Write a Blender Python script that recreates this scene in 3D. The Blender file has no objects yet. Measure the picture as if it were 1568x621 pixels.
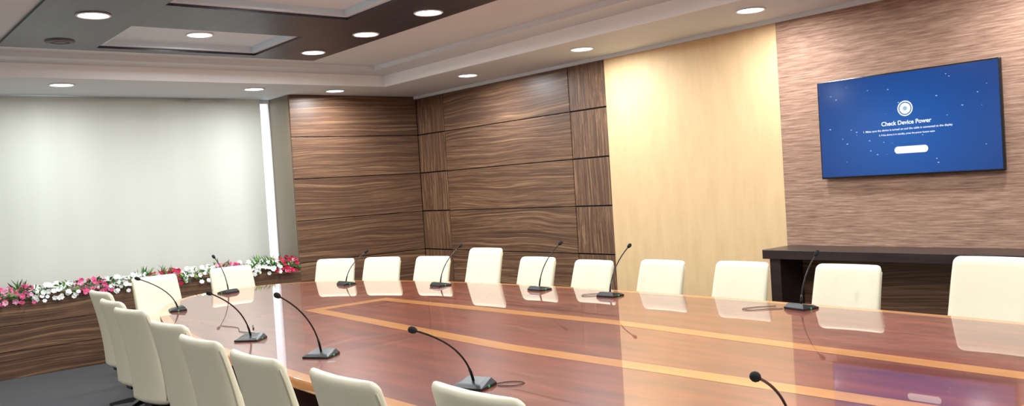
import bpy, bmesh, math, random
from mathutils import Vector, Matrix
random.seed(7)
S = bpy.context.scene
EYE = 1.62

# ------------------------------------------------------------------ helpers
def srgb(r, g, b):
    f = lambda c: (c/255/12.92) if c/255 <= .04045 else ((c/255+.055)/1.055)**2.4
    return (f(r), f(g), f(b), 1)

class MB:
    def __init__(s):
        s.v=[]; s.f=[]; s.m=[]; s.sm=[]
    def add(s, vs, fs, mat=0, smooth=False):
        o=len(s.v); s.v += [tuple(v) for v in vs]
        for f in fs:
            s.f.append(tuple(i+o for i in f)); s.m.append(mat); s.sm.append(smooth)
    def box(s,x0,x1,y0,y1,z0,z1,mat=0):
        vs=[(x,y,z) for z in (z0,z1) for y in (y0,y1) for x in (x0,x1)]
        s.add(vs,[(0,2,3,1),(4,5,7,6),(0,1,5,4),(2,6,7,3),(0,4,6,2),(1,3,7,5)],mat)
    def loft(s,rings,mat=0,cap=True,smooth=True):
        n=len(rings[0]); vs=[p for r in rings for p in r]; fs=[]
        for i in range(len(rings)-1):
            for j in range(n):
                k=(j+1)%n
                fs.append((i*n+j,i*n+k,(i+1)*n+k,(i+1)*n+j))
        if cap:
            fs.append(tuple(range(n-1,-1,-1))); fs.append(tuple((len(rings)-1)*n+j for j in range(n)))
        s.add(vs,fs,mat,smooth)
    def tube(s,pts,r,mat=0,n=8):
        pts=[Vector(p) for p in pts]; rings=[]
        rs = r if isinstance(r,(list,tuple)) else [r]*len(pts)
        for i,p in enumerate(pts):
            t=(pts[min(i+1,len(pts)-1)]-pts[max(i-1,0)]).normalized()
            a=t.cross(Vector((0,0,1)))
            if a.length<.05: a=t.cross(Vector((0,1,0)))
            a.normalize(); b=t.cross(a)
            rings.append([p+rs[i]*(math.cos(q)*a+math.sin(q)*b) for q in [2*math.pi*k/n for k in range(n)]])
        s.loft(rings,mat)
    def disc_stack(s,cx,cy,prof,mat=0,n=24,smooth=True):
        rings=[[(cx+r*math.cos(2*math.pi*k/n),cy+r*math.sin(2*math.pi*k/n),z) for k in range(n)] for r,z in prof]
        s.loft(rings,mat,True,smooth)
    def mesh(s,name,mats):
        me=bpy.data.meshes.new(name); me.from_pydata(s.v,[],s.f)
        for m in mats: me.materials.append(m)
        for p,mi,sm in zip(me.polygons,s.m,s.sm): p.material_index=mi; p.use_smooth=sm
        bm=bmesh.new(); bm.from_mesh(me); bmesh.ops.recalc_face_normals(bm,faces=bm.faces); bm.to_mesh(me); bm.free()
        return me
    def obj(s,name,mats,parent=None,loc=(0,0,0),rot=0,bevel=0):
        o=bpy.data.objects.new(name,s.mesh(name,mats)); S.collection.objects.link(o)
        o.location=loc; o.rotation_euler=(0,0,rot)
        if parent: o.parent=parent
        if bevel:
            b=o.modifiers.new('bev','BEVEL'); b.width=bevel; b.segments=2; b.limit_method='ANGLE'; b.angle_limit=.7
        return o

def inst(name,me,loc,rot=0,scale=(1,1,1),parent=None):
    o=bpy.data.objects.new(name,me); S.collection.objects.link(o)
    o.location=loc; o.rotation_euler=(0,0,rot); o.scale=scale
    if parent: o.parent=parent
    return o

# ------------------------------------------------------------------ materials
def mat(name,col,rough=.5,metal=0,spec=.5,coat=0,emit=None,estr=0,bump=0,bscale=50,var=0,vscale=(5,5,5)):
    m=bpy.data.materials.new(name); m.use_nodes=True; nt=m.node_tree; b=nt.nodes['Principled BSDF']
    b.inputs['Base Color'].default_value=col; b.inputs['Roughness'].default_value=rough
    b.inputs['Metallic'].default_value=metal; b.inputs['Specular IOR Level'].default_value=spec
    b.inputs['Coat Weight'].default_value=coat; b.inputs['Coat Roughness'].default_value=.03
    if emit: b.inputs['Emission Color'].default_value=emit; b.inputs['Emission Strength'].default_value=estr
    tc=nt.nodes.new('ShaderNodeTexCoord')
    if var:
        mp=nt.nodes.new('ShaderNodeMapping'); mp.inputs['Scale'].default_value=vscale
        nz=nt.nodes.new('ShaderNodeTexNoise'); nz.inputs['Scale'].default_value=1; nz.inputs['Detail'].default_value=4
        mx=nt.nodes.new('ShaderNodeMix'); mx.data_type='RGBA'
        mx.inputs['A'].default_value=tuple(c*(1-var) for c in col[:3])+(1,)
        mx.inputs['B'].default_value=tuple(min(1,c*(1+var)) for c in col[:3])+(1,)
        nt.links.new(tc.outputs['Object'],mp.inputs[0]); nt.links.new(mp.outputs[0],nz.inputs['Vector'])
        nt.links.new(nz.outputs[0],mx.inputs['Factor']); nt.links.new(mx.outputs['Result'],b.inputs['Base Color'])
    if bump:
        nz=nt.nodes.new('ShaderNodeTexNoise'); nz.inputs['Scale'].default_value=bscale; nz.inputs['Detail'].default_value=3
        bp=nt.nodes.new('ShaderNodeBump'); bp.inputs['Strength'].default_value=bump; bp.inputs['Distance'].default_value=.01
        nt.links.new(tc.outputs['Object'],nz.inputs['Vector']); nt.links.new(nz.outputs[0],bp.inputs['Height'])
        nt.links.new(bp.outputs[0],b.inputs['Normal'])
    return m

def grain(name,stops,scale,offset=(0,0,0),rough=.4,detail=5,dist=.6,bump=0,coat=0,wscale=None,coatr=.03,spec=.5):
    """streaky veneer / grasscloth; scale = (x,y,z) frequencies; small along grain"""
    m=bpy.data.materials.new(name); m.use_nodes=True; nt=m.node_tree; b=nt.nodes['Principled BSDF']
    L=nt.links.new
    tc=nt.nodes.new('ShaderNodeTexCoord')
    wn=nt.nodes.new('ShaderNodeTexNoise'); wn.inputs['Scale'].default_value=1.0; wn.inputs['Detail'].default_value=1
    wm=nt.nodes.new('ShaderNodeMapping'); wm.inputs['Scale'].default_value=wscale or (1,1,1); wm.inputs['Location'].default_value=offset
    L(tc.outputs['Object'],wm.inputs[0]); L(wm.outputs[0],wn.inputs['Vector'])
    vm=nt.nodes.new('ShaderNodeVectorMath'); vm.operation='SCALE'; vm.inputs['Scale'].default_value=dist
    L(wn.outputs['Color'],vm.inputs[0])
    va=nt.nodes.new('ShaderNodeVectorMath'); va.operation='ADD'
    L(tc.outputs['Object'],va.inputs[0]); L(vm.outputs[0],va.inputs[1])
    mp=nt.nodes.new('ShaderNodeMapping'); mp.inputs['Scale'].default_value=scale; mp.inputs['Location'].default_value=offset
    L(va.outputs[0],mp.inputs[0])
    nz=nt.nodes.new('ShaderNodeTexNoise'); nz.inputs['Scale'].default_value=1; nz.inputs['Detail'].default_value=detail; nz.inputs['Roughness'].default_value=.6
    L(mp.outputs[0],nz.inputs['Vector'])
    cr=nt.nodes.new('ShaderNodeValToRGB'); e=cr.color_ramp.elements
    e[0].position=stops[0][0]; e[0].color=stops[0][1]; e[1].position=stops[-1][0]; e[1].color=stops[-1][1]
    for p,c in stops[1:-1]:
        q=e.new(p); q.color=c
    L(nz.outputs[0],cr.inputs[0]); L(cr.outputs[0],b.inputs['Base Color'])
    b.inputs['Roughness'].default_value=rough; b.inputs['Coat Weight'].default_value=coat; b.inputs['Coat Roughness'].default_value=coatr
    b.inputs['Specular IOR Level'].default_value=spec
    if bump:
        bp=nt.nodes.new('ShaderNodeBump'); bp.inputs['Strength'].default_value=bump; bp.inputs['Distance'].default_value=.01
        L(nz.outputs[0],bp.inputs['Height']); L(bp.outputs[0],b.inputs['Normal'])
    return m

zeb=[(.28,srgb(60,40,30)),(.40,srgb(100,71,53)),(.46,srgb(76,53,39)),(.52,srgb(128,95,70)),(.57,srgb(86,61,45)),(.64,srgb(154,120,88)),(.74,srgb(106,77,57))]
def veneer_set(tag,axis):
    out=[]
    for i in range(4):
        if axis=='Y': sc=(1,.45,44); ws=(.5,.7,2.2)
        elif axis=='X': sc=(.45,1,44); ws=(.7,.5,2.2)
        else: sc=(44,44,.45); ws=(2.2,2.2,.7)
        out.append(grain(f'{tag}_{i}',zeb,sc,(3.7*i,1.9*i,7.3*i+random.random()),rough=.42,dist=.17,wscale=ws,bump=.03,detail=4))
    return out
ven_y=veneer_set('walnut_veneer_along_y','Y'); ven_x=veneer_set('walnut_veneer_along_x','X'); ven_z=veneer_set('walnut_veneer_vertical','Z')
m_groove=mat('groove_dark',srgb(36,25,20),.6,var=.1)
m_white=mat('ceiling_paint',srgb(216,223,228),.7,var=.02,vscale=(1,1,1))
m_white2=mat('ceiling_fascia_paint',srgb(244,248,250),.6,var=.01)
m_coffer=mat('coffer_paint',srgb(214,232,244),.6,var=.01)
m_dark_ceiling=grain('ceiling_dark_veneer',[(.3,srgb(30,30,42)),(.7,srgb(58,58,72))],(14,.8,1),rough=.4,dist=.05)
m_wallpaint=mat('wall_paint',srgb(215,214,210),.75,var=.03)
m_beige=grain('beige_fabric_panel',[(.3,srgb(216,183,136)),(.7,srgb(226,194,148))],(30,12,2.5),rough=.6,dist=.05,bump=.02)
m_grass=grain('grasscloth_wallpaper',[(.30,srgb(118,88,72)),(.5,srgb(156,122,102)),(.70,srgb(184,152,130))],(1,6,110),rough=.75,dist=.008,bump=.25,detail=6)
m_carpet=mat('carpet',srgb(68,67,69),.95,bump=.6,bscale=220,var=.35,vscale=(60,60,60))
m_table=grain('mahogany_gloss',[(.3,srgb(96,36,16)),(.5,srgb(120,48,24)),(.72,srgb(146,64,34))],(9,1.4,1),rough=.35,dist=.25,coat=1,coatr=.015,wscale=(.6,.6,.6),detail=7)
m_inlay=grain('maple_inlay_gloss',[(.3,srgb(184,116,50)),(.7,srgb(204,138,66))],(14,2,1),rough=.35,dist=.05,coat=1,coatr=.02)
m_base=mat('table_base_wood',srgb(74,34,22),.4,var=.2,vscale=(3,3,20))
m_console=grain('console_dark_wood',[(.3,srgb(36,26,28)),(.7,srgb(54,40,40))],(1,2,20),rough=.3,dist=.05)
m_black=mat('black_plastic',srgb(20,22,24),.35,var=.1)
m_blackm=mat('black_metal',srgb(26,26,28),.3,metal=.3,var=.1)
m_foam=mat('mic_foam',srgb(14,14,16),.9,bump=.3,bscale=400)
m_led=mat('green_led',srgb(20,120,80),.4,emit=srgb(20,200,110),estr=.5)
m_leather=mat('cream_leather',srgb(230,222,196),.42,bump=.06,bscale=160,var=.03)
m_piping=mat('leather_seam',srgb(190,180,154),.5,var=.05)
m_chrome=mat('chrome',srgb(190,190,195),.15,metal=1,var=.03)
m_frame=mat('window_frame_white',srgb(225,228,232),.4,var=.02)
m_bezel=mat('tv_bezel',srgb(12,12,16),.25,var=.05)

def emis(name,col,st):
    m=bpy.data.materials.new(name); m.use_nodes=True; nt=m.node_tree; nt.nodes.clear()
    e=nt.nodes.new('ShaderNodeEmission'); e.inputs[0].default_value=col; e.inputs[1].default_value=st
    o=nt.nodes.new('ShaderNodeOutputMaterial'); nt.links.new(e.outputs[0],o.inputs[0]); return m
m_lens=emis('lamp_lens',(.96,.99,1,1),12)
m_blind=bpy.data.materials.new('roller_blind_cloth'); m_blind.use_nodes=True
nt=m_blind.node_tree; b=nt.nodes['Principled BSDF']; b.inputs['Roughness'].default_value=.8
out=nt.nodes['Material Output']
tc=nt.nodes.new('ShaderNodeTexCoord'); mp=nt.nodes.new('ShaderNodeMapping'); mp.inputs['Scale'].default_value=(1.3,1,.12)
nz=nt.nodes.new('ShaderNodeTexNoise'); nz.inputs['Scale'].default_value=1; nz.inputs['Detail'].default_value=2
cr=nt.nodes.new('ShaderNodeValToRGB'); cr.color_ramp.elements[0].position=.3; cr.color_ramp.elements[0].color=srgb(182,184,174)
cr.color_ramp.elements[1].position=.7; cr.color_ramp.elements[1].color=srgb(206,208,200)
nt.links.new(tc.outputs['Object'],mp.inputs[0]); nt.links.new(mp.outputs[0],nz.inputs['Vector']); nt.links.new(nz.outputs[0],cr.inputs[0])
nt.links.new(cr.outputs[0],b.inputs['Base Color'])
tr=nt.nodes.new('ShaderNodeBsdfTranslucent'); tr.inputs[0].default_value=srgb(218,216,202)
mx=nt.nodes.new('ShaderNodeMixShader'); mx.inputs[0].default_value=.13
nt.links.new(b.outputs[0],mx.inputs[1]); nt.links.new(tr.outputs[0],mx.inputs[2]); nt.links.new(mx.outputs[0],out.inputs[0])

# ------------------------------------------------------------------ room
XW=6.5; YP=9.8; YB=10.3; XL=-2.2; YN=-3.4; ZC=2.88; XREV=4.66; ZL=.81
YE=YB+.14
g=MB(); g.box(XL-.2,XW+.3,YN-.2,YE,-.1,0); g.obj('floor',[m_carpet])

g=MB(); g.box(XW+.03,XW+.25,YN-.2,YE,0,3.5); wr=g.obj('wall_right',[m_groove])
rows=[0,.30,.815,1.33,1.845,2.36,ZC]
cols=[(6.24,6.80,'z'),(6.80,9.17,'y'),(9.17,YP,'z')]
k=0
for (y0,y1,ax) in cols:
    for r in range(6):
        g=MB(); gp=.005 if ax=='y' else .008
        g.box(XW,XW+.04,y0+gp,y1-gp,rows[r]+gp,rows[r+1]-gp)
        g.obj('veneer_panel',[(ven_y if ax=='y' else ven_z)[k%4]],wr,bevel=.002); k+=1
g=MB(); g.box(XW-.005,XW+.04,4.20,6.24,0,ZC); g.obj('fabric_panel',[m_beige],wr)
g=MB(); g.box(XW-.012,XW+.04,YN,4.195,0,ZC); g.obj('grasscloth_panel',[m_grass],wr)
g=MB(); g.box(XREV+.01,XW+.03,YP+.03,YE,0,3.5); wb=g.obj('wall_back',[m_groove])
k=1
for r in range(6):
    g=MB(); g.box(XREV,6.496,YP,YP+.04,rows[r]+.005,rows[r+1]-.005); g.obj('veneer_panel',[ven_x[k%4]],wb,bevel=.002); k+=1
m_olive=mat('reveal_laminate',srgb(112,98,76),.5,var=.12,vscale=(20,20,1))
g=MB(); g.box(XREV-.004,XREV+.02,YP+.03,YE,ZL,ZC); g.obj('reveal_panel',[m_olive],wb)
g=MB(); g.box(XL,XREV,YP+.03,YE,0,ZL-.03,0); g.box(XL,XREV,YP-.01,YE,ZL-.03,ZL,1)
lg=g.obj('window_ledge',[m_groove,ven_x[0]])
for r,(a,bb) in enumerate(((.0,.27),(.27,.53),(.53,ZL-.03))):
    g=MB(); g.box(XL+.004,XREV-.001,YP,YP+.04,a+.003,bb-.003); g.obj('ledge_cladding',[ven_x[(r+1)%4]],lg)
g=MB(); g.box(XL-.2,XL,YN-.2,YE,0,3.5); g.obj('wall_left',[m_wallpaint])
g=MB(); g.box(XL-.2,XW+.3,YN-.2,YN,0,3.5); g.obj('wall_front',[m_wallpaint])
g=MB(); yf=YB+.08
g.box(XL,XREV,yf,yf+.05,ZL,ZL+.05); g.box(XL,XREV,yf,yf+.05,ZC-.05,ZC+.02)
g.box(XREV-.018,XREV-.004,yf,yf+.05,ZL+.05,ZC-.05)
for x in (XL,-.9,.45,1.8,3.15): g.box(x,x+.06,yf,yf+.05,ZL+.05,ZC-.05)
g.obj('window_1',[m_frame],bevel=.004)
g=MB(); n=90; vs=[];fs=[]
bx0,bx1=XL+.02,4.49
for i in range(n+1):
    x=bx0+(bx1-bx0)*i/n; y=YB+.018*math.sin(x*2.1+.5)+.012*math.sin(x*5.3)
    for j in range(2): vs.append((x,y,(.835,ZC-.01)[j]))
for i in range(n): fs.append((2*i,2*i+2,2*i+3,2*i+1))
g.add(vs,fs,0,True)
g.tube([(bx0,YB+.045,ZC-.032),(bx1+.06,YB+.045,ZC-.032)],.025,1,12)
g.obj('roller_blind',[m_blind,m_frame])

# ceiling
SX1,SX0=5.45,-.3; SY1,SY0=8.85,-2.2; Z2=3.0; Z3=3.05
g=MB()
X0,X1,Y0,Y1=XL-.2,XW+.3,YN-.2,YE
def ringslab(g,a,b_,z0,z1,m):
    (ax0,ax1,ay0,ay1),(bx0,bx1,by0,by1)=a,b_
    g.box(ax0,bx0,ay0,ay1,z0,z1,m); g.box(bx1,ax1,ay0,ay1,z0,z1,m)
    g.box(bx0,bx1,ay0,by0,z0,z1,m); g.box(bx0,bx1,by1,ay1,z0,z1,m)
ringslab(g,(X0,X1,Y0,Y1),(SX0,SX1,SY0,SY1),ZC,3.6,0)
ringslab(g,(SX0,SX1,SY0,SY1),(SX0+.35,SX1-.35,SY0+.35,SY1-.35),Z2,3.6,0)
ringslab(g,(SX0+.35,SX1-.35,SY0+.35,SY1-.35),(1.33,4.2,-1.6,8.2),Z3,3.6,0)
ce=g.obj('ceiling',[m_white])
g=MB(); w=.02
ringslab(g,(SX0-.0,SX1,SY0,SY1),(SX0+w,SX1-w,SY0+w,SY1-w),ZC-.012,Z2,0)
g.obj('trim_1',[m_white2],bevel=.004)
DX0,DX1=1.33,4.2; CX0,CX1=2.06,3.5
g=MB(); zb=Z3-.02
g.box(DX0,CX0,-1.6,8.2,zb,3.6); g.box(CX1,DX1,-1.6,8.2,zb,3.6)
ys=[(-1.6,-1.4),(-.4,.4),(1.9,2.7),(4.2,5.0-.0),(6.2,7.0),(8.05,8.2)]
coff=[]
prev=None
for a,bb in ys:
    g.box(CX0,CX1,a,bb,zb,3.6)
    if prev is not None: coff.append((prev,a))
    prev=bb
g.obj('ceiling_beam_frame',[m_dark_ceiling],ce)
g=MB()
for a,bb in coff:
    g.box(CX0,CX1,a,bb,Z3+.05,3.6,0)
    ringslab(g,(CX0,CX1,a,bb),(CX0+.05,CX1-.05,a+.05,bb-.05),Z3+.0,Z3+.06,0)
g.obj('coffer_panel',[m_coffer],ce)
g=MB(); g.box(XW-.035,XW+.0,YN,YP,ZC-.035,ZC); g.obj('trim_2',[m_white])

g=MB()
n=28
def ringp(r,z): return [(r*math.cos(2*math.pi*k/n),r*math.sin(2*math.pi*k/n),z) for k in range(n)]
g.loft([ringp(.10,.0),ringp(.117,-.001),ringp(.12,-.006),ringp(.113,-.012),ringp(.104,-.010),ringp(.10,-.004)],0,False)
g.add(ringp(.102,-.005),[tuple(range(n))],1)
me_dl=g.mesh('recessed_downlight',[m_white2,m_lens])
def downlight(x,y,z,e):
    o=inst('recessed_downlight',me_dl,(x,y,z))
    l=bpy.data.lights.new('lamp','AREA'); l.shape='DISK'; l.size=.19; l.energy=e; l.color=(.95,.98,1); l.spread=math.radians(175)
    lo=bpy.data.objects.new('lamp',l); S.collection.objects.link(lo); lo.parent=o; lo.location=(0,0,-.014)
E=24
for y in (9.35,):
    for x in (.05,2.05,4.03,5.05): downlight(x,y,ZC,E)
for y in (7.8,5.95,4.03,2.1,.2,-1.7): downlight(5.9,y,ZC,E)
for y in (8,5,2,-1): downlight(-1.3,y,ZC,E)
for y in (7.7,6.68,5.69,4.1,2.3,.2): downlight(3.95,y,zb,E*.8)
for y in (6.69,4.6,2.3,.2): downlight(1.71,y,zb,E*.8)
for a,bb in coff: downlight(2.78,(a+bb)/2,Z3+.05,E)
g=MB(); g.loft([ringp(.0,-.012),ringp(.05,-.014),ringp(.055,-.006),ringp(.07,-.006),ringp(.075,-.014),ringp(.11,-.012),ringp(.115,0)],0,False)
g.obj('ceiling_speaker',[mat('speaker_grille',srgb(96,92,98),.6,var=.1)],None,(1.72,7.8,zb))

# ------------------------------------------------------------------ TV
tv=bpy.data.objects.new('wall_tv',None); S.collection.objects.link(tv); tv.location=(XW-.07,3.11,1.89)
TW,TH=1.39,.785
g=MB(); g.box(0,.035,-TW/2,TW/2,-TH/2,TH/2); g.obj('tv_body',[m_bezel],tv,bevel=.006)
g=MB(); g.box(.035,.075,-.25,.25,-.2,.2); g.obj('wall_bracket',[m_blackm],tv)
m_scr=bpy.data.materials.new('tv_screen'); m_scr.use_nodes=True; nt=m_scr.node_tree; b=nt.nodes['Principled BSDF']
tc=nt.nodes.new('ShaderNodeTexCoord'); gr=nt.nodes.new('ShaderNodeTexGradient'); gr.gradient_type='SPHERICAL'
mp=nt.nodes.new('ShaderNodeMapping'); mp.inputs['Scale'].default_value=(1.1,1.1,1.5); mp.inputs['Location'].default_value=(0,0,.1)
cr=nt.nodes.new('ShaderNodeValToRGB'); cr.color_ramp.elements[0].color=srgb(10,54,122); cr.color_ramp.elements[1].color=srgb(14,92,178)
nt.links.new(tc.outputs['Object'],mp.inputs[0]); nt.links.new(mp.outputs[0],gr.inputs[0]); nt.links.new(gr.outputs[1],cr.inputs[0])
b.inputs['Base Color'].default_value=(.005,.01,.03,1); b.inputs['Roughness'].default_value=.12
nt.links.new(cr.outputs[0],b.inputs['Emission Color']); b.inputs['Emission Strength'].default_value=.88
g=MB(); g.box(-.002,.001,-TW/2+.012,TW/2-.012,-TH/2+.014,TH/2-.012); g.obj('screen',[m_scr],tv)
m_ui=emis('screen_white',(.9,.95,1,1),1.1); m_uid=emis('screen_dim',(.45,.65,.9,1),.8)
UO=-.02
def uidisc(y,z,r,m,name='ui_logo',hole=0,x=-.003):
    g=MB(); k=32
    if hole:
        o=[(x,y+r*math.cos(2*math.pi*i/k),z+r*math.sin(2*math.pi*i/k)) for i in range(k)]
        q=[(x,y+hole*math.cos(2*math.pi*i/k),z+hole*math.sin(2*math.pi*i/k)) for i in range(k)]
        g.add(o+q,[(i,(i+1)%k,k+(i+1)%k,k+i) for i in range(k)])
    else:
        g.add([(x,y+r*math.cos(2*math.pi*i/k),z+r*math.sin(2*math.pi*i/k)) for i in range(k)],[tuple(range(k))])
    g.obj(name,[m],tv)
uidisc(UO,.11,.058,m_ui,hole=.049); uidisc(UO,.11,.042,m_ui); uidisc(UO,.11,.016,m_uid,x=-.004)
g=MB(); k=24; pts=[]
for i in range(k):
    a=2*math.pi*i/k; c,s=math.cos(a),math.sin(a); pts.append((-.003,UO-.03+(.1 if c>0 else -.1)+.027*c,-.20+.027*s))
g.add(pts,[tuple(range(k))]); g.obj('ui_button',[m_ui],tv)
def uitext(t,size,z,m,off=0):
    c=bpy.data.curves.new('t','FONT'); c.body=t; c.size=size; c.align_x='CENTER'; c.align_y='CENTER'; c.offset=off
    o=bpy.data.objects.new('tmp',c); S.collection.objects.link(o)
    dg=bpy.context.evaluated_depsgraph_get(); me=bpy.data.meshes.new_from_object(o.evaluated_get(dg))
    bpy.data.objects.remove(o); me.materials.clear(); me.materials.append(m)
    o=bpy.data.objects.new('ui_text',me); S.collection.objects.link(o); o.parent=tv; o.location=(-.0035,UO,z)
    o.rotation_euler=Matrix(((0,0,-1),(-1,0,0),(0,1,0))).to_euler()
uitext('Check Device Power',.044,.005,m_ui,.0010)
uitext('1. Make sure the device is turned on and the cable is connected to the display',.0215,-.042,m_ui,.0003)
uitext('2. If the device is in standby, press the power button again',.0180,-.078,m_ui,.0003)
rs=random.Random(3); g=MB()
for i in range(34):
    y=rs.uniform(-.62,.62); z=rs.uniform(-.33,.33); s=rs.uniform(.002,.0055)
    g.add([(-.003,y-s*1.8,z),(-.003,y,z-s),(-.003,y+s*1.8,z),(-.003,y,z+s)],[(0,1,2,3)])
g.obj('ui_sparkle',[m_uid],tv)

# ------------------------------------------------------------------ console
g=MB(); zt=.95
g.box(6.06,6.485,-.9,4.16,zt-.075,zt)
g.box(6.10,6.485,4.02,4.12,0,zt-.075); g.box(6.10,6.485,-.86,-.76,0,zt-.075); g.box(6.10,6.485,1.55,1.63,0,zt-.075)
g.box(6.42,6.485,-.76,4.02,.0,zt-.075,1)
g.box(6.12,6.42,-.76,4.02,.0,.10,0)
g.obj('credenza_console',[m_console,ven_y[2]],bevel=.004)

# ------------------------------------------------------------------ table
TCX,TCY,TWD,TL=3.315,3.6,1.53,4.85
def outline(w,l,n=128,p=2.35,cx=TCX,cy=TCY):
    pts=[]
    for i in range(n):
        a=2*math.pi*i/n; c,s=math.cos(a),math.sin(a)
        pts.append((cx+w*math.copysign(abs(c)**(2/p),c),cy+l*math.copysign(abs(s)**(2/p),s)))
    return pts
table=bpy.data.objects.new('conference_table',None); S.collection.objects.link(table)
zt=.75
g=MB()
O=lambda d,z:[(x,y,z) for x,y in outline(TWD-d,TL-d)]
g.loft([O(.03,zt-.06),O(.006,zt-.055),O(0,zt-.045),O(0,zt-.006),O(.004,zt-.001)],1,False,True)
rings=[O(.004,zt-.001),O(.008,zt),O(.075,zt)]
g.loft(rings,1,False,False)
g.add(O(.075,zt),[tuple(range(128))],0)
g.add(O(.03,zt-.06),[tuple(range(128))],1)
g.obj('table_top',[m_table,m_inlay],table)
def hexring(wi_end,wi_mid,ye):
    return [(TCX+d*0-0.02+s*w,TCY+yy) for d,s,w,yy in [(0,1,wi_end,ye),(0,1,wi_mid,0),(0,1,wi_end,-ye),(0,-1,wi_end,-ye),(0,-1,wi_mid,0),(0,-1,wi_end,ye)]]
outer=hexring(.37,.49,2.55); inner=hexring(.26,.37,2.42)
g=MB(); o1=[(x,y,zt+.0006) for x,y in outer]; i1=[(x,y,zt+.0006) for x,y in inner]
g.add(o1+i1,[(i,(i+1)%6,6+(i+1)%6,6+i) for i in range(6)])
g.obj('inlay_band',[m_inlay],table)
g=MB()
g.loft([[(x,y,z) for x,y in outline(.62,4.0,64)] for z in (0,.69)],0,True,False)
g.loft([[(x,y,z) for x,y in outline(.68,4.06,64)] for z in (0,.08)],0,True,False)
g.obj('table_plinth',[m_base],table)

# ------------------------------------------------------------------ chairs
def sq(w,t,n=28,p=5):
    pts=[]
    for i in range(n):
        a=2*math.pi*i/n; c,s=math.cos(a),math.sin(a)
        pts.append((w*math.copysign(abs(c)**(2/p),c), t*math.copysign(abs(s)**(2/3),s)))
    return pts
def chair_mesh():
    g=MB()
    def P(v):
        z=.40+.60*v
        y=-.235-.015*v-.085*v*v
        w=.234-.016*v-(.02*(1-v)**3)
        t=.044-.013*v
        return z,y,w,t
    N=22; rings=[]
    vv=[0,.012,.03]+[.06+.86*i/(N-1) for i in range(N)]+[.945,.965,.982,.993,1.0]
    for v in vv:
        z,y,w,t=P(v)
        e=1
        if v>.94:
            q=(v-.94)/.06; e=math.sqrt(max(0,1-q*q))
        if v<.03: e=.5+.5*v/.03
        w2=w-(1-e)*.03; t2=t*max(.12,e)
        ring=[]
        for (px,py) in sq(w2,t2):
            cur=.045*(px/.23)**2*(1-.3*v)
            lumb=.018*math.exp(-((v-.3)/.2)**2) if py>0 else 0
            ring.append((px,y+py+cur+lumb,z))
        rings.append(ring)
    g.loft(rings,0)
    for sx in (-1,1):
        pts=[]
        for i in range(14):
            v=.05+.88*i/13; z,y,w,t=P(v)
            pts.append((sx*(w+.0005),y+.045*(w/.23)**2*(1-.3*v)-t*.35,z))
        g.tube(pts,.0035,1,6)
    rings=[]
    for k,(zz,e) in enumerate([(.395,.86),(.40,.95),(.415,1),(.455,1),(.475,.985),(.488,.93),(.493,.8)]):
        ring=[]
        for i in range(32):
            a=2*math.pi*i/32; c,s=math.cos(a),math.sin(a)
            x=.245*e*math.copysign(abs(c)**.45,c); y=.02+.245*e*math.copysign(abs(s)**.45,s)
            ring.append((x,y,zz-(.02*((y-.1)/.16)**2 if y>.1 else 0)))
        rings.append(ring)
    g.loft(rings,0)
    g.box(-.09,.09,-.2,.13,.365,.397,2); g.box(-.05,.05,-.235,-.16,.37,.46,2)
    g.disc_stack(0,0,[(.028,.36),(.028,.22)],3,16); g.disc_stack(0,0,[(.038,.24),(.04,.09)],2,16)
    for k in range(5):
        a=2*math.pi*k/5+.3; d=Vector((math.cos(a),math.sin(a),0)); n=Vector((-d.y,d.x,0))
        rr=[]
        for r,w,z0,z1 in ((.0,.035,.085,.135),(.14,.026,.085,.12),(.28,.018,.07,.092),(.30,.012,.07,.088)):
            c=d*r; rr.append([tuple(c+n*w+Vector((0,0,z0))),tuple(c-n*w+Vector((0,0,z0))),tuple(c-n*w*.8+Vector((0,0,z1))),tuple(c+n*w*.8+Vector((0,0,z1)))])
        g.loft(rr,2,True,False)
        c=d*.285
        for sgn in (-1,1):
            p=c+n*sgn*.017
            rings=[]
            for off,rad in ((-.010,.02),(-.009,.027),(.009,.027),(.010,.02)):
                rings.append([tuple(p+n*off+d*(rad*math.cos(q))+Vector((0,0,.028+rad*math.sin(q)))) for q in [2*math.pi*j/14 for j in range(14)]])
            g.loft(rings,2)
        g.tube([c+Vector((0,0,.028)),c+Vector((0,0,.075))],.008,2,8)
    return g.mesh('conference_chair',[m_leather,m_piping,m_black,m_chrome])
me_ch=chair_mesh()
def chair(tx,ty,ang,ztop,jit=0):
    a=math.radians(ang); f=Vector((math.cos(a),math.sin(a)))
    c=Vector((tx,ty))+f*.335
    s=ztop/1.0
    inst('conference_chair',me_ch,(c.x,c.y,0),a-math.pi/2,(1,1,s))
far=[(5.22,1.20,180,.96),(5.25,2.05,178,1.03),(5.2,2.91,182,.965),(5.2,3.72,181,.96),(5.2,4.46,180,.95),(5.15,5.17,181,.935),
     (5.1,5.83,183,.95),(5.0,6.46,186,1.03),(4.85,7.14,195,.95),(4.62,7.74,204,.95),(4.33,8.22,214,.95)]
for c in far: chair(*c)
near=[(1.5,.75,0,1.0),(1.5,1.45,2,1.0),(1.53,2.13,2,1.0),(1.38,2.70,2,1.0),(1.35,3.38,2,1.0),(1.36,4.04,3,1.0),(1.44,4.74,5,1.0),
      (1.50,5.64,8,1.0),(1.57,6.33,2,1.0),(1.70,7.15,3,1.0)]
for c in near: chair(*c)
chair(2.58,8.68,278,.95); chair(3.38,8.78,270,.95)

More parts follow.
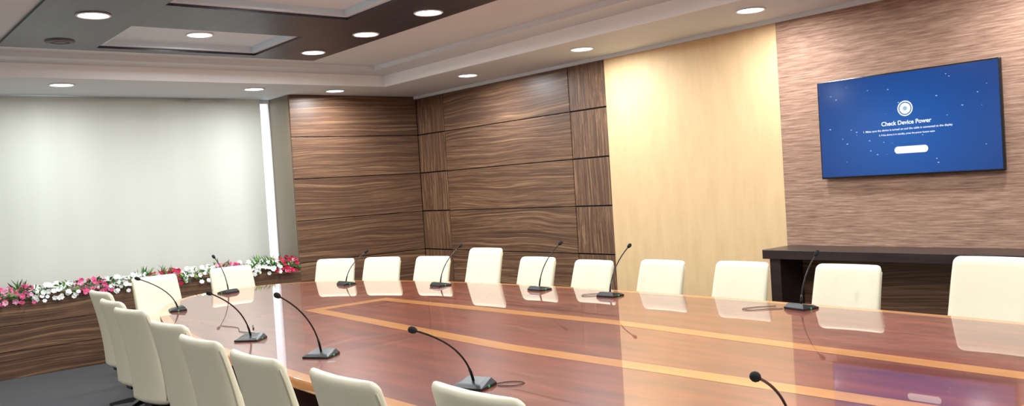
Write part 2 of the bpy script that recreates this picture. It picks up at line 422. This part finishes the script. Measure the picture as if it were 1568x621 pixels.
# ------------------------------------------------------------------ microphones
def mic(bx,by,hx,hy,h):
    d=Vector((hx-bx,hy-by,0)); u=d.normalized()
    n=Vector((-u.y,u.x,0)); g=MB(); Z=Vector((0,0,1))
    def rect(l0,l1,w,z,zf):
        return [tuple(u*l0+n*w+Z*z),tuple(u*l0-n*w+Z*z),tuple(u*l1-n*w+Z*zf),tuple(u*l1+n*w+Z*zf)]
    g.loft([rect(-.065,.065,.078,0,0),rect(-.065,.065,.078,.012,.010),rect(-.05,.045,.062,.034,.020),rect(-.04,.035,.05,.037,.023)],0,True,False)
    for sg in (-1,1):
        p=n*.0775*sg+Z*.008
        g.tube([p,p+n*.003*sg],[.006,.005],2,8)
    P0=Vector((0,0,.03)); P2=Vector((d.x,d.y,h)); P1=Vector((d.x*.12,d.y*.12,h*.62))
    pts=[(1-t)**2*P0+2*t*(1-t)*P1+t*t*P2 for t in [i/18 for i in range(19)]]
    g.tube(pts[:4],.0065,1,8); g.tube(pts,.0044,1,8)
    t=(pts[-1]-pts[-2]).normalized(); q=pts[-1]
    g.tube([q-t*.012,q-t*.008,q,q+t*.012,q+t*.024,q+t*.032,q+t*.036],[.006,.0095,.0125,.0145,.0135,.009,.003],3,12)
    g.obj('gooseneck_microphone',[m_black,m_blackm,m_led,m_foam],None,(bx,by,zt+.0008))
mics=[(4.655,2.94,4.80,2.91,.315),(4.54,4.44,4.8,4.47,.34),(4.56,5.25,4.8,5.24,.35),(4.37,6.38,4.6,6.37,.33),(4.02,7.48,4.25,7.47,.29),
 (3.10,8.12,3.05,8.29,.34),(2.34,7.27,2.07,7.33,.29),(2.11,5.21,1.78,4.94,.35),(2.125,4.29,1.82,4.1,.38),(2.2,3.01,1.82,2.86,.32),(2.3,1.5,1.91,1.35,.32)]
for m in mics: mic(*m)
def cable(pts,name='microphone_cable'):
    P=[Vector((x,y,zt+.0035)) for x,y in pts]; out=[]
    for i in range(len(P)-1):
        a=P[max(i-1,0)];b_=P[i];c=P[i+1];d=P[min(i+2,len(P)-1)]
        for k in range(8):
            t=k/8; out.append(.5*((2*b_)+(-a+c)*t+(2*a-5*b_+4*c-d)*t*t+(-a+3*b_-3*c+d)*t**3))
    out.append(P[-1]); g=MB(); g.tube(out,.0022,0,6); g.obj(name,[m_black])
cable([(4.60,3.03),(4.53,3.10),(4.45,3.17),(4.48,3.24),(4.58,3.20),(4.66,3.12)])
cable([(4.50,4.54),(4.44,4.62),(4.50,4.68),(4.60,4.62)])
cable([(4.34,6.30),(4.26,6.24),(4.2,6.3),(4.27,6.36)])
cable([(2.27,2.93),(2.32,2.87),(2.38,2.88),(2.36,2.94),(2.29,2.97)])
cable([(2.2,5.28),(2.24,5.4),(2.2,5.6),(2.26,5.8),(2.22,6.0)])
g=MB(); g.tube([(0,0,.005),(.05,.13,.005)],.005,0,8); g.obj('ballpoint_pen',[m_black],None,(2.3,5.62,zt+.001))

# ------------------------------------------------------------------ garland
cols=[srgb(245,246,242),srgb(228,96,146),srgb(190,26,72),srgb(52,110,48),srgb(120,158,82),srgb(240,170,198)]
gm=[mat('petal_%d'%i,c,.6,var=.08,vscale=(40,40,40)) for i,c in enumerate(cols)]
seg=[(-2.1,-1.2,0),(-1.2,-.8,1),(-.8,-.1,0),(-.1,.4,2),(.4,1.25,0),(1.25,1.75,1),(1.75,2.15,0),(2.15,2.48,1),(2.45,2.85,0),(2.85,3.2,2),(3.15,3.65,0),(3.6,3.95,1),(3.9,4.38,0),(4.32,4.61,2)]
R=random.Random(11); g=MB()
def petal(c,dirv,l,w,m):
    dirv=dirv.normalized(); s=dirv.cross(Vector((R.uniform(-1,1),R.uniform(-1,1),R.uniform(-1,1)))).normalized()
    up=dirv.cross(s)
    a=c; b1=c+dirv*l*.6+s*w+up*l*.15; b2=c+dirv*l*.6-s*w+up*l*.15; e=c+dirv*l
    g.add([a,b1,e,b2],[(0,1,2,3)],m,False)
def blossom(c,r,m):
    nrm=Vector((R.uniform(-.5,.3),-1,R.uniform(-.1,.9))).normalized()
    a=nrm.cross(Vector((0,0,1))).normalized(); b_=nrm.cross(a)
    ph=R.uniform(0,6)
    for lay,(rr,tilt) in enumerate(((r,.25),(r*.65,.6))):
        for k in range(6):
            q=ph+lay*.5+k*math.pi/3; d=(a*math.cos(q)+b_*math.sin(q)+nrm*tilt).normalized(); s=d.cross(nrm).normalized()
            g.add([c,c+d*rr*.65+s*rr*.42,c+d*rr+nrm*rr*.08,c+d*rr*.65-s*rr*.42],[(0,1,2,3)],m,False)
for (x0,x1,cc) in seg:
    for i in range(int((x1-x0)*120)):
        x=R.uniform(x0,x1); sp=R.random()
        if sp<.45: c=Vector((x,YP-.035-R.random()*.05,R.uniform(ZL-.07,ZL+.04)))
        else: c=Vector((x,YP+R.uniform(-.04,.18),R.uniform(ZL+.03,ZL+.09)))
        m=cc if R.random()>.25 else (5 if cc!=0 else 0)
        blossom(c,R.uniform(.022,.034),m)
    for i in range(int((x1-x0)*150)):
        x=R.uniform(x0,x1); c=Vector((x,YP+R.uniform(-.07,.10),R.uniform(ZL-.02,ZL+.07)))
        petal(c,Vector((R.uniform(-1,1),R.uniform(-1,.0),R.uniform(-.7,.9))),R.uniform(.05,.085),.015,3 if R.random()<.6 else 4)
for x in (-1.5,-.6,.3,1.1,1.65,2.85,3.05,3.7,4.15,4.3):
    for i in range(18):
        c=Vector((x+R.uniform(-.04,.04),YP+R.uniform(.02,.1),ZL+.02)); petal(c,Vector((R.uniform(-.9,.9),R.uniform(-.5,.3),1)),R.uniform(.1,.17),.009,3 if R.random()<.6 else 4)
g.obj('artificial_flower_garland',gm)

# ------------------------------------------------------------------ world, camera
w=bpy.data.worlds.new('World'); S.world=w; w.use_nodes=True
bg=w.node_tree.nodes['Background']; bg.inputs[0].default_value=(.88,.95,1,1); bg.inputs[1].default_value=1.6
cam=bpy.data.cameras.new('Camera'); co=bpy.data.objects.new('Camera',cam); S.collection.objects.link(co); S.camera=co
cam.sensor_width=36; cam.lens=1316/1568*36; cam.clip_start=.05
X=Vector((.7692,.0628,-.6359)).normalized(); Yv=Vector((-.6356,-.0232,-.7717)).normalized()
Z=X.cross(Yv).normalized(); Yv=Z.cross(X)
M=Matrix((X,Yv,Z)).to_4x4(); M.translation=Vector((0,0,EYE)); co.matrix_world=M
S.view_settings.view_transform='Standard'; S.view_settings.look='None'; S.view_settings.exposure=.1
